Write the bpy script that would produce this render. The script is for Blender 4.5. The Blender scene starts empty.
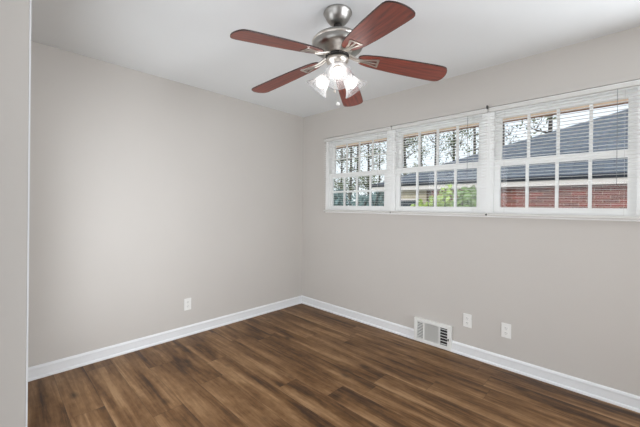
import bpy, bmesh, math, random
from mathutils import Vector, Matrix
random.seed(7)
S = bpy.context.scene
COL = S.collection
PI = math.pi

# ---------------------------------------------------------------- camera
CAM = Vector((3.088, -2.860, 1.277))
YAW, PITCH, ROLL, FPX, SHY = 0.769787, -0.001163, 0.01058, 318.6, -7.187
fw = Vector((-math.sin(YAW)*math.cos(PITCH), math.cos(YAW)*math.cos(PITCH), math.sin(PITCH)))
rt = Vector((math.cos(YAW), math.sin(YAW), 0)); up = rt.cross(fw)
r2 = rt*math.cos(ROLL) + up*math.sin(ROLL); u2 = -rt*math.sin(ROLL) + up*math.cos(ROLL)
cd = bpy.data.cameras.new('camera'); cam = bpy.data.objects.new('camera', cd); COL.objects.link(cam)
cam.matrix_world = Matrix(((r2.x, u2.x, -fw.x, CAM.x), (r2.y, u2.y, -fw.y, CAM.y), (r2.z, u2.z, -fw.z, CAM.z), (0, 0, 0, 1)))
cd.sensor_fit = 'HORIZONTAL'; cd.sensor_width = 36; cd.lens = FPX/640*36; cd.shift_y = SHY/640
cd.clip_start = 0.02; cd.clip_end = 200
S.camera = cam

# ---------------------------------------------------------------- exposure, sky, sun, added fill lamps
S.view_settings.view_transform = 'Standard'; S.view_settings.look = 'None'
S.view_settings.exposure = 0.0; S.view_settings.gamma = 1.0; S.view_settings.use_curve_mapping = False
SKY_STRENGTH, SUN_ENERGY, BULB, HALL_W, REAR_W, SIDE_W, NEAR_W, YARD_W = 1.45, 1.6, 5.0, 54.0, 47.0, 41.0, 20.5, 60.0
def lin(c):
    f = lambda v: v/12.92 if v <= 0.04045 else ((v+0.055)/1.055)**2.4
    return (f(c[0]/255), f(c[1]/255), f(c[2]/255), 1.0)
W = bpy.data.worlds.new('sky'); S.world = W; W.use_nodes = True
nt = W.node_tree; nt.nodes.clear()
tc = nt.nodes.new('ShaderNodeTexCoord'); sp = nt.nodes.new('ShaderNodeSeparateXYZ'); rp = nt.nodes.new('ShaderNodeValToRGB')
bg = nt.nodes.new('ShaderNodeBackground'); wo = nt.nodes.new('ShaderNodeOutputWorld')
rp.color_ramp.elements[0].position = 0.0; rp.color_ramp.elements[0].color = (0.93, 0.96, 1.0, 1)
rp.color_ramp.elements[1].position = 0.8; rp.color_ramp.elements[1].color = (0.62, 0.74, 0.92, 1)
nt.links.new(tc.outputs['Generated'], sp.inputs[0]); nt.links.new(sp.outputs['Z'], rp.inputs[0])
nt.links.new(rp.outputs[0], bg.inputs[0]); bg.inputs[1].default_value = SKY_STRENGTH
nt.links.new(bg.outputs[0], wo.inputs[0])
sd = bpy.data.lights.new('sun', 'SUN'); sd.energy = SUN_ENERGY; sd.angle = 0.02; sd.color = (1, 0.95, 0.86)
so = bpy.data.objects.new('sun', sd); COL.objects.link(so)
so.rotation_euler = Vector((-0.30, 0.90, -0.36)).to_track_quat('-Z', 'Y').to_euler()
def area(name, loc, direction, sx, sy, energy, col, spread=180):
    d = bpy.data.lights.new(name, 'AREA'); d.shape = 'RECTANGLE'; d.size = sx; d.size_y = sy; d.energy = energy; d.color = col; d.spread = math.radians(spread)
    o = bpy.data.objects.new(name, d); COL.objects.link(o); o.location = loc
    o.rotation_euler = Vector(direction).to_track_quat('-Z', 'Y').to_euler(); return o
# unseen fill lamps, added to brighten the room and the eave
area('yard_fill', (1.8, 1.9, -.42), (0, -.35, 1), 6.5, 1.6, YARD_W, (1.0, .95, .88))  # added lamp below the sight line, brightens soffit and slats
area('hall_fill', (2.6, -4.95, 1.35), (0, 1, .12), 3.2, 1.9, HALL_W, (0.925, 0.975, 1.035))  # added fill behind the camera, no glazed doors there
area('rear_fill', (5.15, -1.45, 1.20), (-1, -.22, .0), 1.4, 1.6, REAR_W, (0.925, 0.975, 1.035), 112)  # added fill by the rear wall, which has no window
area('near_fill', (1.05, -2.77, 1.05), (0, 1, 0), 1.3, 1.7, NEAR_W, (0.925, 0.975, 1.035), 150)  # added fill on the hidden face of the near wall, no window there
area('side_fill', (4.1, -.06, 1.6), (0, -1, 0), 1.6, .9, SIDE_W, (0.925, 0.975, 1.035))  # added fill past the right of view, not a window

# ---------------------------------------------------------------- mesh helpers
class MB:
    def __init__(s): s.v = []; s.f = []; s.sm = []
    def add(s, vs, fs, smooth=False):
        n = len(s.v); s.v += [tuple(v) for v in vs]
        for f in fs: s.f.append(tuple(i+n for i in f)); s.sm.append(smooth)
    def box(s, a, b, M=None):
        x0, y0, z0 = a; x1, y1, z1 = b
        vs = [Vector(p) for p in ((x0,y0,z0),(x1,y0,z0),(x1,y1,z0),(x0,y1,z0),(x0,y0,z1),(x1,y0,z1),(x1,y1,z1),(x0,y1,z1))]
        if M: vs = [M @ v for v in vs]
        s.add(vs, [(0,3,2,1),(4,5,6,7),(0,1,5,4),(1,2,6,5),(2,3,7,6),(3,0,4,7)]); return s
    def tube(s, pts, r, n=10, cap=True, M=None):
        pts = [Vector(p) for p in pts]; rs = r if isinstance(r, (list, tuple)) else [r]*len(pts)
        vs = []; fs = []; prev = None
        for i, p in enumerate(pts):
            d = (pts[min(i+1, len(pts)-1)] - pts[max(i-1, 0)]).normalized()
            a = prev - d*prev.dot(d) if prev else d.cross(Vector((0,0,1)) if abs(d.z) < .9 else Vector((1,0,0)))
            a.normalize(); b = d.cross(a); prev = a
            for k in range(n):
                t = 2*PI*k/n; vs.append(p + (a*math.cos(t) + b*math.sin(t))*rs[i])
        for i in range(len(pts)-1):
            for k in range(n):
                fs.append((i*n+k, i*n+(k+1) % n, (i+1)*n+(k+1) % n, (i+1)*n+k))
        if M: vs = [M @ v for v in vs]
        s.add(vs, fs, True)
        if cap:
            s.add(vs[:n], [tuple(range(n))[::-1]]); s.add(vs[-n:], [tuple(range(n))])
        return s
    def lathe(s, prof, n=32, M=None, close=False):
        vs = []; fs = []; m = len(prof)
        for k in range(n):
            t = 2*PI*k/n
            for r, z in prof: vs.append(Vector((r*math.cos(t), r*math.sin(t), z)))
        for k in range(n):
            for i in range(m-1 if not close else m):
                j = (i+1) % m
                fs.append((k*m+i, ((k+1) % n)*m+i, ((k+1) % n)*m+j, k*m+j))
        if M: vs = [M @ v for v in vs]
        s.add(vs, fs, True); return s
    def sphere(s, c, r, n=16, m=10, sc=(1,1,1)):
        c = Vector(c); prof = [(max(r*math.sin(PI*i/m), 1e-5), -r*math.cos(PI*i/m)) for i in range(m+1)]
        return s.lathe(prof, n, Matrix.Translation(c) @ Matrix.Diagonal((*sc, 1)))
    def prism(s, poly, h0, h1, f):
        """poly 2D outline extruded from h0 to h1; f(u, v, h) -> point"""
        n = len(poly); vs = [f(u, v, h0) for u, v in poly] + [f(u, v, h1) for u, v in poly]
        s.add(vs, [tuple(range(n))[::-1], tuple(range(n, 2*n))] + [(i, (i+1) % n, n+(i+1) % n, n+i) for i in range(n)]); return s
    def build(s, name, mat, parent=None, bevel=0, loc=(0,0,0)):
        me = bpy.data.meshes.new(name); me.from_pydata(s.v, [], s.f); me.update()
        bm = bmesh.new(); bm.from_mesh(me); bmesh.ops.recalc_face_normals(bm, faces=bm.faces); bm.to_mesh(me); bm.free()
        me.polygons.foreach_set('use_smooth', s.sm)
        me.materials.append(mat)
        o = bpy.data.objects.new(name, me); COL.objects.link(o); o.location = loc
        if parent: o.parent = parent
        if bevel:
            b = o.modifiers.new('bevel', 'BEVEL'); b.width = bevel; b.segments = 2; b.limit_method = 'ANGLE'
        return o
def empty(name, loc=(0,0,0), rz=0):
    o = bpy.data.objects.new(name, None); COL.objects.link(o); o.location = loc; o.rotation_euler = (0, 0, rz); o.empty_display_size = .1; return o
def tag(o, label, cat, group=None, kind=None):
    o['label'] = label; o['category'] = cat
    if group: o['group'] = group
    if kind: o['kind'] = kind
    return o
def struct(o): o['kind'] = 'structure'; return o
def copy_tree(o, parent=None):
    c = o.copy(); COL.objects.link(c)
    if parent: c.parent = parent
    for ch in list(o.children): copy_tree(ch, c)
    return c

# ---------------------------------------------------------------- materials
def mat(name):
    m = bpy.data.materials.new(name); m.use_nodes = True; n = m.node_tree.nodes; n.clear()
    o = n.new('ShaderNodeOutputMaterial'); b = n.new('ShaderNodeBsdfPrincipled'); m.node_tree.links.new(b.outputs[0], o.inputs[0])
    return m, m.node_tree, b, o
def N(t, ty, **kw):
    n = t.nodes.new(ty)
    for k, v in kw.items(): setattr(n, k, v)
    return n
def simple(name, c, rough=.5, metal=0, var=.04, scale=8, bump=0, bscale=200, spec=.5, stretch=(1,1,1)):
    m, t, b, o = mat(name)
    tc = N(t, 'ShaderNodeTexCoord'); mp = N(t, 'ShaderNodeMapping'); mp.inputs['Scale'].default_value = stretch
    nz = N(t, 'ShaderNodeTexNoise'); nz.inputs['Scale'].default_value = scale; nz.inputs['Detail'].default_value = 4
    rp = N(t, 'ShaderNodeValToRGB'); L = lin(c)
    rp.color_ramp.elements[0].position = .3; rp.color_ramp.elements[1].position = .7
    rp.color_ramp.elements[0].color = tuple(v*(1-var) for v in L[:3])+(1,); rp.color_ramp.elements[1].color = tuple(min(1, v*(1+var)) for v in L[:3])+(1,)
    t.links.new(tc.outputs['Object'], mp.inputs[0]); t.links.new(mp.outputs[0], nz.inputs[0]); t.links.new(nz.outputs[0], rp.inputs[0]); t.links.new(rp.outputs[0], b.inputs['Base Color'])
    b.inputs['Roughness'].default_value = rough; b.inputs['Metallic'].default_value = metal; b.inputs['Specular IOR Level'].default_value = spec
    if bump:
        n2 = N(t, 'ShaderNodeTexNoise'); n2.inputs['Scale'].default_value = bscale; bp = N(t, 'ShaderNodeBump'); bp.inputs['Strength'].default_value = bump; bp.inputs['Distance'].default_value = .002
        t.links.new(tc.outputs['Object'], n2.inputs[0]); t.links.new(n2.outputs[0], bp.inputs['Height']); t.links.new(bp.outputs[0], b.inputs['Normal'])
    return m
M = {}
M['wall'] = simple('greige_wall_paint', (200, 195, 189), .75, var=.012, scale=2, bump=.08, bscale=350, spec=.25)
M['ceiling'] = simple('ceiling_paint', (235, 237, 237), .85, var=.01, scale=2, bump=.1, bscale=300, spec=.2)
M['trim'] = simple('white_trim_paint', (232, 233, 234), .35, var=.01)
M['sash'] = simple('white_vinyl', (248, 248, 246), .4, var=.01)
M['slat'] = simple('white_slat', (248, 247, 244), .4, var=.015)
M['rail'] = simple('painted_steel_rail', (212, 210, 205), .45, var=.015)
M['cord'] = simple('white_cord', (205, 203, 198), .8)
M['wand'] = simple('grey_wand', (128, 128, 128), .3)
M['dark'] = simple('dark_plastic', (52, 50, 48), .5)
M['bracketgrey'] = simple('grey_bracket_steel', (160, 158, 154), .5, metal=0)
M['plate'] = simple('white_plastic', (235, 234, 230), .35, var=.01)
M['slot'] = simple('slot_shadow', (40, 38, 36), .7)
M['register'] = simple('register_enamel', (232, 232, 228), .4, var=.01)
M['duct'] = simple('duct_dark', (46, 44, 42), .8)
M['nickel'] = simple('brushed_nickel', (164, 162, 158), .36, metal=1, var=.06, scale=30, stretch=(1, 1, 14))
M['nickel_light'] = simple('polished_nickel', (214, 208, 200), .3, metal=1, var=.04)
M['groove'] = simple('dark_groove', (45, 42, 40), .5, metal=.4)
M['soffit'] = simple('peach_soffit', (250, 216, 186), .7, var=.06, scale=6)
M['fascia_brown'] = simple('brown_eave_board', (120, 78, 52), .6, var=.1)
M['fascia'] = simple('pale_fascia', (226, 218, 214), .5, var=.03)
M['gutter'] = simple('dark_gutter', (44, 50, 62), .4, var=.05)
M['siding'] = simple('tan_siding', (186, 176, 156), .7, var=.12, scale=5)
M['frame_brown'] = simple('brown_frame', (98, 80, 64), .6, var=.1)
M['bark'] = simple('bark', (74, 68, 64), .9, var=.3, scale=10, stretch=(4, 4, 1))
M['grass'] = simple('grass_ground', (92, 104, 62), .9, var=.35, scale=3)
M['hedge'] = simple('hedge_leaf', (124, 148, 146), .7, var=.4, scale=3)
M['leaf'] = simple('tree_leaf', (112, 124, 86), .7, var=.4, scale=2)
M['bush'] = simple('bush_leaf', (172, 192, 104), .55, var=.35, scale=6)
M['bush_dark'] = simple('bush_leaf_deep', (136, 162, 96), .55, var=.35, scale=6)
M['stem'] = simple('stem', (70, 62, 48), .9)
M['slab'] = simple('pale_bounce_slab', (205, 200, 192), .8, var=.06)
M['dark_glass'] = simple('dark_window_glass', (58, 66, 72), .1)

def floor_mat():
    m, t, b, o = mat('wood_plank_floor'); L = t.links.new
    tc = N(t, 'ShaderNodeTexCoord'); sx = N(t, 'ShaderNodeSeparateXYZ'); L(tc.outputs['Object'], sx.inputs[0])
    def ma(op, a, b_=None, c=None):
        n = N(t, 'ShaderNodeMath', operation=op)
        for i, v in enumerate((a, b_, c)):
            if v is None: continue
            if isinstance(v, (int, float)): n.inputs[i].default_value = v
            else: L(v, n.inputs[i])
        return n.outputs[0]
    PW, PL = .178, 1.22
    yr = ma('DIVIDE', ma('ADD', sx.outputs['Y'], .04), PW); row = ma('FLOOR', yr); fy = ma('FRACT', yr)
    wn = N(t, 'ShaderNodeTexWhiteNoise', noise_dimensions='1D'); L(row, wn.inputs['W'])
    xr = ma('ADD', ma('DIVIDE', sx.outputs['X'], PL), wn.outputs['Value']); colm = ma('FLOOR', xr); fx = ma('FRACT', xr)
    cb = N(t, 'ShaderNodeCombineXYZ'); L(row, cb.inputs[0]); L(colm, cb.inputs[1])
    w2 = N(t, 'ShaderNodeTexWhiteNoise', noise_dimensions='2D'); L(cb.outputs[0], w2.inputs['Vector'])
    rnd = w2.outputs['Value']
    def noise(sxx, syy, scale, detail, rough=.5, dist=0):
        c = N(t, 'ShaderNodeCombineXYZ')
        L(ma('MULTIPLY', ma('ADD', sx.outputs['X'], ma('MULTIPLY', rnd, 37.0)), sxx), c.inputs[0])
        L(ma('MULTIPLY', sx.outputs['Y'], syy), c.inputs[1]); L(ma('MULTIPLY', rnd, 91.0), c.inputs[2])
        n = N(t, 'ShaderNodeTexNoise'); n.inputs['Scale'].default_value = scale; n.inputs['Detail'].default_value = detail; n.inputs['Roughness'].default_value = rough; n.inputs['Distortion'].default_value = dist
        L(c.outputs[0], n.inputs['Vector']); return n.outputs[0]
    broad = noise(.85, 6.5, 1.55, 3, .5, .5)
    mid = noise(.7, 13.0, 2.6, 4, .55, .9)
    fine = noise(2.5, 60.0, 4.0, 6, .7)
    mott = noise(5.0, 9.0, 3.2, 4, .65)
    v = ma('ADD', ma('MULTIPLY', broad, .50), ma('MULTIPLY', mid, .25))
    v = ma('ADD', v, ma('MULTIPLY', fine, .11)); v = ma('ADD', v, ma('MULTIPLY', mott, .14))
    v = ma('ADD', v, ma('MULTIPLY', ma('SUBTRACT', rnd, .5), .02))
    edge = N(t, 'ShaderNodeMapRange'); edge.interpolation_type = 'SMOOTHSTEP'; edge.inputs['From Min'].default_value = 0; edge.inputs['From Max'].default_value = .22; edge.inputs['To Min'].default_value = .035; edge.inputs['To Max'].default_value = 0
    L(fy, edge.inputs['Value']); v = ma('ADD', v, ma('MULTIPLY', edge.outputs[0], ma('MULTIPLY', mid, 2.0)))  # bevel highlight painted lighter along one side of each plank
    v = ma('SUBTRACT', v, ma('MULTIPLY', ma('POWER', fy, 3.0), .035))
    rp = N(t, 'ShaderNodeValToRGB'); e = rp.color_ramp.elements
    e[0].position = .39; e[0].color = lin((58, 36, 18)); e[1].position = .62; e[1].color = lin((154, 121, 86))
    k = e.new(.47); k.color = lin((100, 69, 38)); k = e.new(.54); k.color = lin((126, 93, 60))
    L(v, rp.inputs[0])
    # knots
    kc = N(t, 'ShaderNodeCombineXYZ'); L(ma('MULTIPLY', sx.outputs['X'], .7), kc.inputs[0]); L(ma('MULTIPLY', sx.outputs['Y'], 1.5), kc.inputs[1]); L(rnd, kc.inputs[2])
    vo = N(t, 'ShaderNodeTexVoronoi'); vo.inputs['Scale'].default_value = 3.2; L(kc.outputs[0], vo.inputs['Vector'])
    kn = N(t, 'ShaderNodeMapRange'); kn.inputs['From Min'].default_value = .03; kn.inputs['From Max'].default_value = .15; kn.inputs['To Min'].default_value = .3; kn.inputs['To Max'].default_value = 1
    L(vo.outputs['Distance'], kn.inputs['Value'])
    # seams
    dy = ma('MULTIPLY', ma('MINIMUM', fy, ma('SUBTRACT', 1.0, fy)), PW); dx = ma('MULTIPLY', ma('MINIMUM', fx, ma('SUBTRACT', 1.0, fx)), PL)
    d = ma('MINIMUM', dx, dy)
    sm = N(t, 'ShaderNodeMapRange'); sm.inputs['From Min'].default_value = .0004; sm.inputs['From Max'].default_value = .0022; sm.inputs['To Min'].default_value = .5; sm.inputs['To Max'].default_value = 1
    L(d, sm.inputs['Value'])
    mul = ma('MULTIPLY', kn.outputs[0], sm.outputs[0])
    mx = N(t, 'ShaderNodeMix', data_type='RGBA', blend_type='MULTIPLY'); mx.inputs[0].default_value = 1
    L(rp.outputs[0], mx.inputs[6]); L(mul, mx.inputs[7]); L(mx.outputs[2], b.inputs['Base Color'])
    b.inputs['Roughness'].default_value = .5; b.inputs['Specular IOR Level'].default_value = .35
    bp = N(t, 'ShaderNodeBump'); bp.inputs['Strength'].default_value = .25; bp.inputs['Distance'].default_value = .001
    L(ma('ADD', fine, sm.outputs[0]), bp.inputs['Height']); L(bp.outputs[0], b.inputs['Normal'])
    return m
M['floor'] = floor_mat()

def blade_mat():
    m, t, b, o = mat('cherry_blade_lacquer'); L = t.links.new
    tc = N(t, 'ShaderNodeTexCoord'); mp = N(t, 'ShaderNodeMapping'); mp.inputs['Scale'].default_value = (1.2, 26, 10)
    nz = N(t, 'ShaderNodeTexNoise'); nz.inputs['Scale'].default_value = 3.5; nz.inputs['Detail'].default_value = 6; nz.inputs['Distortion'].default_value = .5
    rp = N(t, 'ShaderNodeValToRGB'); e = rp.color_ramp.elements
    e[0].position = .3; e[0].color = lin((94, 33, 20)); e[1].position = .72; e[1].color = lin((158, 67, 44))
    L(tc.outputs['Object'], mp.inputs[0]); L(mp.outputs[0], nz.inputs[0]); L(nz.outputs[0], rp.inputs[0]); L(rp.outputs[0], b.inputs['Base Color'])
    b.inputs['Roughness'].default_value = .38; b.inputs['Specular IOR Level'].default_value = .6
    b.inputs['Coat Weight'].default_value = .35; b.inputs['Coat Roughness'].default_value = .40
    return m
M['blade'] = blade_mat()
M['blade_edge'] = simple('dark_blade_edge', (58, 40, 38), .5)

def glass_mat(name, tint, refl_rough=.02, diff=0.0, ior=1.3):
    m, t, b, o = mat(name); L = t.links.new; t.nodes.remove(b)
    tr = N(t, 'ShaderNodeBsdfTransparent'); tr.inputs[0].default_value = (*tint, 1)
    gl = N(t, 'ShaderNodeBsdfGlossy'); gl.inputs['Roughness'].default_value = refl_rough
    fr = N(t, 'ShaderNodeFresnel'); fr.inputs[0].default_value = ior
    mx = N(t, 'ShaderNodeMixShader'); L(fr.outputs[0], mx.inputs[0]); L(tr.outputs[0], mx.inputs[1]); L(gl.outputs[0], mx.inputs[2])
    out = mx.outputs[0]
    if diff:
        df = N(t, 'ShaderNodeBsdfDiffuse'); df.inputs[0].default_value = (.9, .9, .9, 1); tl = N(t, 'ShaderNodeBsdfTranslucent'); tl.inputs[0].default_value = (.9, .9, .9, 1)
        a = N(t, 'ShaderNodeMixShader'); a.inputs[0].default_value = .5; L(df.outputs[0], a.inputs[1]); L(tl.outputs[0], a.inputs[2])
        lw = N(t, 'ShaderNodeLayerWeight'); lw.inputs[0].default_value = .35
        mr = N(t, 'ShaderNodeMapRange'); mr.inputs['To Min'].default_value = diff; mr.inputs['To Max'].default_value = min(1, diff*2.2); L(lw.outputs['Facing'], mr.inputs['Value'])
        m2 = N(t, 'ShaderNodeMixShader'); L(mr.outputs[0], m2.inputs[0]); L(out, m2.inputs[1]); L(a.outputs[0], m2.inputs[2]); out = m2.outputs[0]
    L(out, o.inputs[0]); return m
M['pane'] = glass_mat('window_pane_glass', (.93, .95, .95))
M['shade'] = glass_mat('milky_shade_glass', (1, 1, 1), .2, .20, 1.04)
def emis(name, c, s):
    m, t, b, o = mat(name); t.nodes.remove(b); e = N(t, 'ShaderNodeEmission'); e.inputs[0].default_value = (*c, 1); e.inputs[1].default_value = s
    t.links.new(e.outputs[0], o.inputs[0]); return m
M['bulb'] = emis('lit_bulb', (1, .97, .95), BULB)

def brick_mat():
    m, t, b, o = mat('red_brick'); L = t.links.new
    tc = N(t, 'ShaderNodeTexCoord'); s = N(t, 'ShaderNodeSeparateXYZ'); c = N(t, 'ShaderNodeCombineXYZ')
    ad = N(t, 'ShaderNodeMath', operation='ADD'); L(tc.outputs['Object'], s.inputs[0]); L(s.outputs['X'], ad.inputs[0]); L(s.outputs['Y'], ad.inputs[1]); L(ad.outputs[0], c.inputs[0]); L(s.outputs['Z'], c.inputs[1])
    bt = N(t, 'ShaderNodeTexBrick'); bt.inputs['Scale'].default_value = 1; bt.inputs['Brick Width'].default_value = .25; bt.inputs['Row Height'].default_value = .078; bt.inputs['Mortar Size'].default_value = .007
    bt.inputs['Color1'].default_value = lin((146, 60, 46)); bt.inputs['Color2'].default_value = lin((98, 43, 36)); bt.inputs['Mortar'].default_value = lin((164, 142, 130)); bt.inputs['Bias'].default_value = -.1
    L(c.outputs[0], bt.inputs['Vector']); L(bt.outputs[0], b.inputs['Base Color']); b.inputs['Roughness'].default_value = .85; return m
M['brick'] = brick_mat()
def shingle_mat():
    m, t, b, o = mat('grey_shingles'); L = t.links.new
    tc = N(t, 'ShaderNodeTexCoord'); s = N(t, 'ShaderNodeSeparateXYZ'); c = N(t, 'ShaderNodeCombineXYZ')
    L(tc.outputs['Object'], s.inputs[0]); L(s.outputs['X'], c.inputs[0]); L(s.outputs['Z'], c.inputs[1])
    bt = N(t, 'ShaderNodeTexBrick'); bt.inputs['Scale'].default_value = 1; bt.inputs['Brick Width'].default_value = .33; bt.inputs['Row Height'].default_value = .056; bt.inputs['Mortar Size'].default_value = .006
    bt.inputs['Color1'].default_value = lin((124, 129, 136)); bt.inputs['Color2'].default_value = lin((98, 103, 110)); bt.inputs['Mortar'].default_value = lin((58, 62, 68))
    L(c.outputs[0], bt.inputs['Vector']); L(bt.outputs[0], b.inputs['Base Color']); b.inputs['Roughness'].default_value = .9; return m
M['shingle'] = shingle_mat()

# ---------------------------------------------------------------- setting
H = 2.44; YN = -2.7838; YS = YN-.12; XE = 5.2; XJ = 1.79
GX = [(.507, 1.240), (1.424, 2.157), (2.335, 3.080)]      # glass of each window
GZ0, GZ1 = 1.281, 2.012
FM = .070                                                 # sash + frame around the glass
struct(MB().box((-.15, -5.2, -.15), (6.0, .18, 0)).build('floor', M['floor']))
struct(MB().box((-.15, -5.2, H), (6.0, .18, H+.15)).build('ceiling', M['ceiling']))
struct(MB().box((-.15, -5.2, 0), (0, .18, H)).build('wall_left', M['wall']))
wr = MB()
ox = [(a-FM, b+FM) for a, b in GX]; oz0, oz1 = GZ0-FM, GZ1+FM
xs = [0] + [v for p in ox for v in p] + [6.0]
for i in range(0, len(xs), 2): wr.box((xs[i], 0, oz0), (xs[i+1], .09, oz1))
wr.box((0, 0, 0), (6.0, .09, oz0)); wr.box((0, 0, oz1), (6.0, .09, H))
struct(wr.build('wall_right', M['wall']))
struct(MB().box((XE, YN, 0), (XE+.12, 0, H)).build('wall_rear', M['wall']))
struct(MB().box((0, YS, 0), (XJ, YN, H)).build('wall_near', M['wall'], bevel=.002))
struct(MB().box((3.47, YS, 0), (XE+.12, YN, H)).build('wall_opening', M['wall']))
hw = MB(); hw.box((4.5, -5.0, 0), (4.62, YS, H)); hw.box((0.0, -5.12, 0), (4.62, -5.0, H))
struct(hw.build('wall_hall', M['wall']))
struct(MB().box((3.43, YN, .01), (3.468, YN+.80, 2.04)).build('light_block_leaf', M['trim'], bevel=.002))  # unseen leaf, added to keep the rear fill off the near jamb
struct(MB().box((.36, -.014, 2.103), (4.3, 0, 2.134)).build('trim_2', M['wall'], bevel=.001))
struct(MB().box((XJ-.03, YN, 0), (XJ, YN+.0042, H)).build('trim_1', M['trim']))

# baseboards: (depth from the wall, height) profile with cap bead and shoe moulding
BP = [(0, 0), (.022, 0), (.022, .010), (.019, .017), (.0125, .020), (.0125, .070), (.0145, .074), (.0145, .082), (.010, .091), (.004, .095), (0, .095)]
struct(MB().prism(BP, YN, -.0, lambda u, v, h: (u, h, v)).build('baseboard_left', M['trim']))
struct(MB().prism(BP, 0.0, XE, lambda u, v, h: (h, -u, v)).build('baseboard_right', M['trim']))

# ---------------------------------------------------------------- windows
def frame_box(mb, x0, x1, z0, z1, y0, y1, wl, wr_, wb, wt):
    mb.box((x0, y0, z0), (x0+wl, y1, z1)); mb.box((x1-wr_, y0, z0), (x1, y1, z1))
    mb.box((x0+wl, y0, z0), (x1-wr_, y1, z0+wb)); mb.box((x0+wl, y0, z1-wt), (x1-wr_, y1, z1)); return mb
for i, (a, b) in enumerate(GX):
    x0, x1 = ox[i]
    fr = MB(); frame_box(fr, x0, x1, oz0, oz1, -.006, .088, .028, .028, .028, .028)          # jambs, head, stool
    lx = (ox[i-1][1]+x0)/2 if i else x0-.02; rx = (x1+ox[i+1][0])/2 if i < 2 else x1+.02
    frame_box(fr, lx, rx, oz0-.012, oz1+.018, -.010, 0, x0+.006-lx, rx-x1+.006, .024, .024)   # thin casing lip
    w = struct(fr.build('window_%d' % (i+1), M['sash'], bevel=.0015))
    def sash(z0, z1, y0, y1, rows, wb, wt, gw=.010):
        s0, s1 = x0+.028, x1-.028
        m = MB(); frame_box(m, s0, s1, z0, z1, y0, y1, a-s0, s1-b, wb, wt)
        o = m.build('sash', M['sash'], w, bevel=.0015)
        g = MB(); yc = (y0+y1)/2
        for k in (1, 2, 3):
            c = a+(b-a)*k/4; g.box((c-gw, yc-.009, z0+wb-.002), (c+gw, yc+.009, z1-wt+.002))
        if rows == 2:
            c = (z0+wb+z1-wt)/2
            for k in range(4):
                g.box((a+(b-a)*k/4+(gw if k else 0), yc-.008, c-gw), (a+(b-a)*(k+1)/4-(gw if k < 3 else 0), yc+.008, c+gw))
        g.build('muntin_grid', M['sash'], o)
        MB().box((a-.004, yc-.002, z0+wb-.004), (b+.004, yc+.002, z1-wt+.004)).build('pane', M['pane'], o)
    rows = 2 if i == 0 else 1
    sash(oz0+.028, 1.668, .012, .042, rows, GZ0-oz0-.028, .052)
    sash(1.628, oz1-.028, .050, .080, rows, .044, oz1-.028-GZ1, .007 if i == 0 else .010)

# ---------------------------------------------------------------- blinds
BX = [(.417, 1.353), (1.361, 2.253), (2.262, 3.180)]
BLAB = ['white mini blind lowered over the small-paned window nearest the room corner',
        'white mini blind lowered over the middle window with the green bush outside',
        'white mini blind lowered over the window facing the red brick wall']
YB = -.034
for i, (a, b) in enumerate(BX):
    t = empty('mini_blind', ((a+b)/2, YB, 1.21)); hw_ = (b-a)/2
    tag(t, BLAB[i], 'window blind', 'white mini blinds across the windows')
    Z = lambda z: z-1.21
    hr = MB().box((-hw_, -.014, Z(2.056)), (hw_, .014, Z(2.084))).build('headrail', M['rail'], t, bevel=.002)
    sl = MB(); pitch = .0245; z = 1.258; n = 0
    TILT = math.radians(0)
    while z < 2.036:
        vs = []; rows_ = 6
        for sx_ in (-hw_+.004, hw_-.004):
            for k in range(rows_+1):
                u = (k/rows_-.5)*.0255; h = .0008*(1-(2*u/.0255)**2)
                vs.append((sx_, u*math.cos(TILT)-h*math.sin(TILT), Z(z)+h+u*math.sin(TILT)))
        vs += [(p[0], p[1], p[2]-.0007) for p in vs]; q = rows_+1
        fs = [(k, k+1, q+k+1, q+k) for k in range(rows_)] + [(2*q+k+1, 2*q+k, 3*q+k, 3*q+k+1) for k in range(rows_)]
        fs += [(0, q, 3*q, 2*q), (q-1, 3*q-1, 4*q-1, 2*q-1)] + [(k+1, k, 2*q+k, 2*q+k+1) for k in range(rows_)] + [(q+k, q+k+1, 3*q+k+1, 3*q+k) for k in range(rows_)]
        sl.add(vs, fs); z += pitch; n += 1
    sl.build('slats', M['slat'], t)
    br = MB().prism([(-.009, 0), (.009, 0), (.0125, .008), (.0125, .016), (.008, .022), (-.008, .022), (-.0125, .016), (-.0125, .008)], -hw_, hw_, lambda u, v, h: (h, u, v)).build('bottom_rail', M['rail'], t, bevel=.001)
    for c in (-.5, .5):
        lc = MB()
        for yy in (-.0135, .0135): lc.tube([(c*hw_*1.5, yy, Z(1.236)), (c*hw_*1.5, yy, Z(2.046))], .0006, 5)
        lc.build('ladder_cord', M['cord'], t)
    wd = MB(); wx = hw_-.15; wd.tube([(wx, -.024, Z(2.05)), (wx, -.026, Z(2.0)), (wx, -.026, Z(1.43))], [.0012, .0016, .0016], 6)
    wd.build('tilt_wand', M['wand'] if i else M['cord'], t)
    lf = MB(); lx = -hw_+.05; lf.tube([(lx, -.021, Z(2.05)), (lx, -.022, Z(1.99))], .0012, 5); lf.tube([(lx, -.022, Z(1.99)), (lx, -.022, Z(1.93))], [.002, .004], 6)
    lf.build('lift_cord', M['cord'], t)
    if i < 2:
        MB().box((hw_-.008, -.016, Z(2.084)), (hw_, .010, Z(2.114 if i else 2.098))).build('mounting_bracket', M['dark'] if i else M['bracketgrey'], t, bevel=.001)
        MB().box((hw_-.009, -.015, Z(1.214)), (hw_+.001, .006, Z(1.226))).build('hold_down_bracket', M['dark'] if i else M['bracketgrey'], t, bevel=.001)
    else:
        pass

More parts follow.
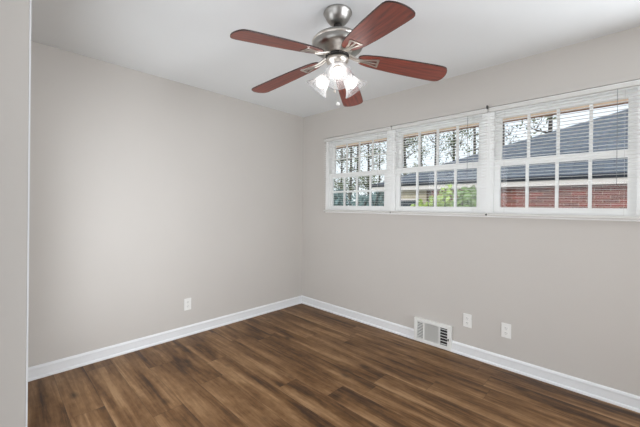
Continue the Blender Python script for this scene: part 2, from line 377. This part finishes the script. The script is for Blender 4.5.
# ---------------------------------------------------------------- wall plates
def outlet(loc, rz, label, duplex=True):
    t = empty('wall_outlet', loc, rz); tag(t, label, 'outlet', 'white outlets low on the walls')
    # local: x along the wall, -y into the room
    MB().box((-.035, -.006, -.0575), (.035, 0, .0575)).build('cover_plate', M['plate'], t, bevel=.003)
    for s in (-1, 1):
        poly = [(.0165*math.cos(q*PI/12), max(-.0125, min(.0125, .0165*math.sin(q*PI/12)))) for q in range(24)]
        rc = MB().prism(poly, -.0085, -.0055, lambda u, v, h: (u, h, v+s*.0195)).build('receptacle', M['plate'], t)
        sl = MB()
        for u, hh in ((-.0062, .0042), (.0062, .0034)): sl.box((u-.0012, -.0089, s*.0195+.003-hh), (u+.0012, -.0084, s*.0195+.003+hh))
        sl.tube([(0, -.0089, s*.0195-.0075), (0, -.0084, s*.0195-.0075)], .0022, 8)
        sl.build('slots', M['slot'], rc)
    MB().tube([(0, -.0072, 0), (0, -.0058, 0)], .003, 10).build('screw', M['nickel_light'], t)
outlet((0, -1.519, .304), PI/2, 'white duplex outlet alone on the left wall')
outlet((2.099, 0, .304), 0, 'white duplex outlet on the window wall, nearer the floor vent')
outlet((2.396, 0, .301), 0, 'white duplex outlet on the window wall, farther from the floor vent')

# ---------------------------------------------------------------- wall register
v = empty('wall_register', (1.796, 0, .006)); tag(v, 'white metal air register set into baseboard under middle window', 'air vent')
f = MB(); wv, hv, d = .176, .216, -.034
frame_box(f, -wv, wv, 0, hv, d, -.001, .030, .034, .030, .030)
f.box((-.088, d+.001, .03), (-.070, -.001, hv-.03)); f.box((.062, d+.001, .03), (.074, -.001, hv-.03))
f.build('faceplate', M['register'], v, bevel=.003)
MB().box((-wv+.03, -.0185, .03), (wv-.034, -.0165, hv-.03)).build('duct_opening', M['duct'], v)
def bank(x0, x1, n, vertical, tilt, wdt, th=.0007):
    m = MB()
    for k in range(n):
        if vertical:
            c = x0+(x1-x0)*(k+.5)/n; T = Matrix.Translation((c, -.0265, hv/2)) @ Matrix.Rotation(tilt, 4, 'Z'); m.box((-th, -wdt/2, -(hv/2-.03)), (th, wdt/2, hv/2-.03), T)
        else:
            c = .03+(hv-.06)*(k+.5)/n; T = Matrix.Translation(((x0+x1)/2, -.0265, c)) @ Matrix.Rotation(tilt, 4, 'X'); m.box((-(x1-x0)/2, -wdt/2, -th), ((x1-x0)/2, wdt/2, th), T)
    return m.build('louvers', M['register'], v)
bank(-.146, -.088, 11, False, math.radians(25), .010, .0012)
bank(-.070, .062, 17, True, math.radians(-20), .009, .0012)
bank(.074, .142, 6, False, math.radians(-20), .013, .0022)
MB().box((.150, d-.010, .085), (.158, d, .105)).build('damper_lever', M['dark'], v, bevel=.001)

# ---------------------------------------------------------------- ceiling fan
FX, FY = 1.826, -1.4226
fan = empty('ceiling_fan', (FX, FY, H)); tag(fan, 'brushed nickel ceiling fan with five cherry blades and three lit bell shades', 'ceiling fan')
z = lambda a: a-H
MB().lathe([(.001, z(2.44)), (.070, z(2.44)), (.083, z(2.436)), (.086, z(2.428)), (.080, z(2.421)), (.076, z(2.410)), (.067, z(2.393)), (.053, z(2.376)), (.038, z(2.366)), (.026, z(2.363)), (.001, z(2.363))], 40).build('canopy', M['nickel'], fan)
dr = MB().lathe([(.001, z(2.372)), (.022, z(2.368)), (.0245, z(2.355)), (.022, z(2.340)), (.015, z(2.330)), (.0125, z(2.322)), (.0125, z(2.290)), (.001, z(2.290))], 20).build('downrod', M['groove'], fan)
mh = MB().lathe([(.001, z(2.300)), (.030, z(2.300)), (.085, z(2.296)), (.118, z(2.288)), (.140, z(2.274)), (.148, z(2.258)), (.150, z(2.240)), (.149, z(2.222)), (.140, z(2.212)), (.120, z(2.203)), (.098, z(2.192)), (.082, z(2.182)), (.078, z(2.178)), (.001, z(2.178))], 48).build('motor_housing', M['nickel'], fan)
MB().lathe([(.149, z(2.262)), (.1525, z(2.258)), (.1525, z(2.252)), (.149, z(2.248))], 48).build('trim_band', M['nickel_light'], mh)
MB().lathe([(.001, z(2.180)), (.070, z(2.180)), (.072, z(2.168)), (.001, z(2.166))], 36).build('flywheel', M['groove'], fan)
# blades: local x is the radial direction, tilt and droop in the mesh
TK = -.154; ck = 1/math.hypot(1, TK); sk = TK*ck
def bl(r, s, h=0):
    zc = 2.1454+(2.0836-2.1454)*(r-.235)/(.66-.235)
    return (r, s*ck-h*sk, z(zc+s*sk+h*ck))
def outline():
    top = []
    r0, r1, w0, w1 = .185, .66, .050, .0735
    up_ = [(.128, .022), (.136, .034), (.152, .044), (.185, .053), (.24, .061), (.34, .069), (.45, .074), (.56, .077), (.612, .077)]
    tip = [(.631, .073), (.643, .064), (.650, .051), (.656, .034), (.659, .016), (.660, 0)]
    u = up_+tip; return u + [(r, -s) for r, s in u[::-1] if s > 0]
OUT = outline()
def blade_mesh():
    m = MB(); n = len(OUT)
    # top / bottom as strips so droop stays planar
    m.prism(OUT, -.003, .003, lambda u, v_, h: bl(u, v_, h)); return m
blade0 = blade_mesh().build('blade', M['blade'], fan)
eb = MB(); nO = len(OUT); ring = []
for (r, s) in OUT: ring.append((r, s))
for k in range(nO):
    a_, b_ = OUT[k], OUT[(k+1) % nO]
    def off(p, q):
        L_ = math.hypot(p[0]-.43, p[1]*3); return (p[0]+(p[0]-.43)/L_*.0015, p[1]+p[1]*3/L_*.0015)
    A, B = off(a_, 0), off(b_, 0)
    eb.add([bl(a_[0], a_[1], -.0034), bl(A[0], A[1], -.0034), bl(A[0], A[1], .0034), bl(a_[0], a_[1], .0034), bl(b_[0], b_[1], -.0034), bl(B[0], B[1], -.0034), bl(B[0], B[1], .0034), bl(b_[0], b_[1], .0034)],
           [(0, 1, 5, 4), (1, 2, 6, 5), (2, 3, 7, 6), (3, 0, 4, 7)])
eb.build('edge_band', M['blade_edge'], blade0)
ir = MB()
def plate(poly): ir.prism(poly, -.0085, -.0038, lambda u, v_, h: bl(u, v_, h))
plate([(.150, -.012), (.240, -.037), (.240, -.026), (.160, -.004)]); plate([(.150, .012), (.160, .004), (.240, .026), (.240, .037)])
plate([(.155, -.005), (.240, -.005), (.240, .005), (.155, .005)]); plate([(.236, -.038), (.248, -.036), (.248, .036), (.236, .038)])
plate([(.140, -.014), (.172, -.020), (.172, .020), (.140, .014)])
for s in (-.028, 0, .028): ir.lathe([(.0045, 0), (.003, -.002), (.0001, -.0026)], 10, Matrix.Translation(bl(.228, s, -.0085)))
arm = [(.060, 0, z(2.176)), (.085, 0, z(2.172)), (.110, 0, z(2.160)), (.135, 0, z(2.152)), (.165, 0, bl(.165, 0, -.008)[2])]
for s in (-.010, .010): ir.tube([(p[0], p[1]+s, p[2]) for p in arm], [.008, .008, .0075, .007, .005], 8)
ir.build('blade_iron', M['nickel_light'], blade0)
for i in range(5):
    o = blade0 if i == 0 else copy_tree(blade0, fan)
    o.rotation_euler = (0, -.013 if i == 1 else 0, math.radians(-96.7+72*i))
# light kit
lk = MB().lathe([(.001, z(2.168)), (.050, z(2.168)), (.066, z(2.160)), (.068, z(2.146)), (.062, z(2.132)), (.048, z(2.118)), (.040, z(2.100)), (.040, z(2.070)), (.034, z(2.052)), (.018, z(2.042)), (.001, z(2.040))], 36).build('light_kit', M['nickel_light'], fan)
TOCAM = math.atan2(CAM.y-FY, CAM.x-FX)
for k in range(3):
    a = TOCAM+math.radians(3)+k*2*PI/3; ca, sa = math.cos(a), math.sin(a)
    ax = Vector((ca*math.sin(math.radians(46)), sa*math.sin(math.radians(46)), -math.cos(math.radians(46))))
    base = Vector((ca*.060, sa*.060, z(2.078)))
    T = Matrix.Translation(base) @ Vector((0, 0, 1)).rotation_difference(ax).to_matrix().to_4x4()
    MB().tube([(ca*.030, sa*.030, z(2.108)), base-ax*.004], [.014, .016], 12).lathe([(.001, -.002), (.020, -.002), (.0255, .004), (.0255, .022), (.019, .024), (.001, .024)], 20, T).build('lamp_socket', M['nickel_light'], lk)
    MB().lathe([(.0145, .024), (.015, .030), (.022, .042), (.029, .056), (.0305, .068), (.027, .081), (.016, .091), (.0001, .094)], 20, T).build('bulb', M['bulb'], lk)
    outer = [(.027, .010), (.031, .024), (.038, .040), (.044, .058), (.050, .076), (.060, .092), (.072, .106), (.080, .113)]
    inner = [(r-.0025, h_) for r, h_ in outer][::-1]
    MB().lathe(outer+inner, 36, T, close=True).build('lamp_shade', M['shade'], lk)
pc = MB().tube([(.006, .004, z(2.05)), (.006, .004, z(1.902))], .0012, 6)
pch = pc.build('pull_chain', M['nickel_light'], lk)
MB().sphere((.006, .004, z(1.890)), .0115, 16, 10).build('pull_ball', M['plate'], lk)
p2 = MB().tube([(.004, -.024, z(2.045)), (.004, -.024, z(1.985))], .0012, 6).tube([(.004, -.024, z(1.985)), (.004, -.024, z(1.950))], [.003, .0065], 10)
p2.build('pull_chain', M['nickel_light'], lk)

# ---------------------------------------------------------------- outside
GZ = -.55
struct(MB().box((-60, .5, GZ-.3), (40, 70, GZ)).build('ground', M['grass']))
e = struct(MB().box((-.8, .09, 2.085), (6, .480, 2.10)).build('eave', M['soffit']))
for y0, y1 in ((.432, .442),): MB().box((-.8, y0, 2.079), (6, y1, 2.085)).build('batten', M['fascia_brown'], e)
MB().box((-.8, .480, 2.080), (6, .505, 2.22)).build('eave_board', M['fascia_brown'], e)
struct(MB().box((-6, .5, GZ), (9, 4.0, GZ+.04)).build('bounce_slab', M['slab']))  # unseen pale slab, added to throw light up at the soffit
# neighbour house
hx0, hx1, hy0, hy1, ze, pt = -2.74, 15.0, 5.5, 18.0, 1.955, .437
hs = empty('neighbour_house', (6, 6, GZ)); tag(hs, 'single-storey red brick house with grey hipped roof across the yard', 'house')
P = lambda x, y, zz: (x-6, y-6, zz-GZ)
wb = MB(); wb.box(P(-.95, 5.8, GZ), P(hx1-.5, hy1-.5, 1.76)); wb.build('brick_wall', M['brick'], hs)
ws = MB(); ws.box(P(hx0+.5, 5.83, GZ), P(-.95, hy1-.5, 1.76)); wsd = ws.build('sided_wall', M['siding'], hs)
MB().box(P(-1.06, 5.78, GZ), P(-.93, 5.85, 1.76)).build('corner_post', M['frame_brown'], hs)
wn = frame_box(MB(), -1.95-6, -1.25-6, .62-GZ, 1.52-GZ, -.22, -.16, .05, .05, .05, .05).build('window', M['fascia'], hs)
MB().box((-1.9-6, -.20, .67-GZ), (-1.3-6, -.18, 1.47-GZ)).build('pane', M['dark_glass'], wn)
ry = (hy0+hy1)/2; rh = (hy1-hy0)/2; rz_ = ze+rh*pt
rf = MB(); q = [P(hx0, hy0, ze), P(hx1, hy0, ze), P(hx1, hy1, ze), P(hx0, hy1, ze), P(hx0+rh, ry, rz_), P(hx1-rh, ry, rz_)]
rf.add(q, [(0, 1, 5, 4), (1, 2, 5), (2, 3, 4, 5), (3, 0, 4), (3, 2, 1, 0)]); rf.build('roof', M['shingle'], hs)
fc = MB(); fc.box(P(hx0, hy0, 1.765), P(hx1, hy0+.03, ze-.004)); fc.box(P(hx0, hy0+.03, 1.765), P(hx0+.03, hy1, ze-.004)); fc.box(P(hx0+.03, hy0+.03, 1.765), P(hx1, 5.85, 1.79)); fc.build('fascia', M['fascia'], hs)
gt = MB().prism([(0, 0), (-.07, .01), (-.10, .06), (-.10, .095), (0, .095)], hx0-6, hx1-6, lambda u, v_, h: (h, hy0-6+u, ze-.075-GZ+v_)).build('gutter', M['gutter'], hs)

def leaves(m, c, rad, n, size, flat=.8):
    for _ in range(n):
        while True:
            p = Vector((random.uniform(-1, 1), random.uniform(-1, 1), random.uniform(-1, 1)))
            if .25 < p.length < 1: break
        p = Vector((c[0]+p.x*rad[0], c[1]+p.y*rad[1], c[2]+p.z*rad[2]))
        u = Vector((random.gauss(0, 1), random.gauss(0, 1), random.gauss(0, 1)*flat)).normalized(); w = u.orthogonal().normalized(); w.rotate(Matrix.Rotation(random.uniform(0, 6.28), 3, u))
        s = size*random.uniform(.6, 1.3); w2_ = u.cross(w)
        m.add([p-w*s, p+w2_*s*.5, p+w*s, p-w2_*s*.5], [(0, 1, 2, 3)])
def blob(n=10): return [(random.uniform(-1, 1), random.uniform(-1, 1), random.uniform(-1, 1)) for _ in range(n)]

# bushes in front of the house
def bush(x, y, r, top, mt, label, n=1500):
    t = empty('garden_bush', (x, y, GZ)); tag(t, label, 'bush', 'green bushes by the brick house')
    st = MB()
    for k in range(7):
        a = 2*PI*k/7; st.tube([(0, 0, 0), (r*.4*math.cos(a), r*.4*math.sin(a), (top-GZ)*.5), (r*.6*math.cos(a), r*.6*math.sin(a), (top-GZ)*.85)], [.03, .02, .008], 6)
    st.build('stems', M['stem'], t)
    lv = MB(); hh = top-GZ
    for k in range(12):
        a = random.uniform(0, 6.28); q_ = random.uniform(0, .62)*r; zz = random.uniform(.35, .80)*hh
        leaves(lv, (q_*math.cos(a), q_*math.sin(a), zz), (r*.45, r*.45, hh*.2), n//12, .075)
    lv.build('foliage', mt, t)
bush(-.46, 4.0, .36, 1.54, M['bush'], 'low light green bush at the left end of the bushes outside', 1600)
bush(-.335, 5.1, .56, 1.90, M['bush'], 'tall yellow-green bush outside the middle window, left of the centre bar', 2600)
bush(.76, 4.0, .52, 1.76, M['bush_dark'], 'deeper green bush at the right end outside the middle window', 2600)

# trees beyond
def tree_variant(h, r0, spread, nleaf, seed, lm):
    random.seed(seed); t = empty('tall_tree', (0, 0, GZ))
    tk = MB(); dx, dy = random.uniform(-.3, .3), random.uniform(-.3, .3)
    tk.tube([(0, 0, 0), (dx*.3, dy*.3, h*.35), (dx, dy, h*.7), (dx*1.2, dy*1.3, h)], [r0, r0*.8, r0*.5, r0*.1], 8)
    tips = []
    for k in range(16):
        zz = random.uniform(.18, .95)*h; a = random.uniform(0, 6.28); L_ = spread*random.uniform(.4, 1)*(1.15-zz/h*.5)
        q1 = (L_*.5*math.cos(a), L_*.5*math.sin(a), zz+L_*.2); q2 = (L_*math.cos(a+.2), L_*math.sin(a+.2), zz+L_*random.uniform(.3, .7))
        tk.tube([(dx*zz/h, dy*zz/h, zz), q1, q2], [r0*.4, r0*.22, r0*.06], 5); tips += [q1, q2]
        for _ in range(3):
            b2 = (q1[0]+random.uniform(-.8, .8), q1[1]+random.uniform(-.8, .8), q1[2]+random.uniform(.1, 1.0)); tk.tube([q1, b2], [r0*.15, r0*.04], 4, False); tips.append(b2)
    tk.build('trunk', M['bark'], t)
    lv = MB()
    for q_ in tips: leaves(lv, q_, (.7, .7, .45), nleaf*2//3//len(tips), .11)
    lv.build('crown', lm, t); return t
tv = [tree_variant(13, .17, 1.9, 1500, 11, M['leaf']), tree_variant(15, .21, 1.7, 900, 12, M['hedge']), tree_variant(11, .18, 2.0, 1700, 13, M['leaf'])]
used = set()
TR = [(.955, 29), (.90, 20.5), (.85, 25.5), (.80, 19.5), (.765, 32), (.71, 25.5), (.665, 33), (.62, 20), (.555, 24), (.50, 31), (.45, 22), (.39, 28), (.33, 24.5), (.255, 28.5), (.15, 22)]
for k, (s, d) in enumerate(TR):
    vi = k % 3; o = tv[vi] if vi not in used else copy_tree(tv[vi]); used.add(vi)
    x = CAM.x-s*(d+2.86); o.location = (x, d, GZ); o.rotation_euler = (0, 0, k*1.7); sc = .85+.3*((k*37) % 10)/10; o.scale = (sc, sc, sc)
    if s > .6: tag(o, 'tall tree in the woods seen through the window nearest the room corner', 'tree', 'woods outside the corner window')
    else: tag(o, 'tall tree rising beyond the neighbouring house roof', 'tree', 'trees beyond the house roof')
random.seed(21)
def shrub(x, y, r, hgt, label):
    t = empty('evergreen_shrub', (x, y, GZ)); tag(t, label, 'shrub', 'dark undergrowth at the edge of the woods')
    st = MB()
    for k in range(5):
        a = 2*PI*k/5; st.tube([(0, 0, 0), (r*.5*math.cos(a), r*.5*math.sin(a), hgt*.8)], [.06, .02], 6)
    st.build('stems', M['bark'], t)
    lv = MB()
    for k in range(14):
        a = random.uniform(0, 6.28); q_ = random.uniform(0, .6)*r
        leaves(lv, (q_*math.cos(a), q_*math.sin(a), random.uniform(.15, .8)*hgt), (r*.5, r*.5, hgt*.22), 120, .13)
    lv.build('foliage', M['hedge'], t)
for k, (s, d, h_) in enumerate([(.91, 15.5, 3.6), (.86, 10.5, 2.8), (.81, 13, 2.6), (.765, 15.5, 2.3), (.715, 10.5, 2.6), (.665, 13, 3.3), (.62, 15.5, 3.4)]):
    shrub(CAM.x-s*(d+2.86), d, 1.0, h_, 'dark blue-green shrub at the foot of the trees outside the corner window')
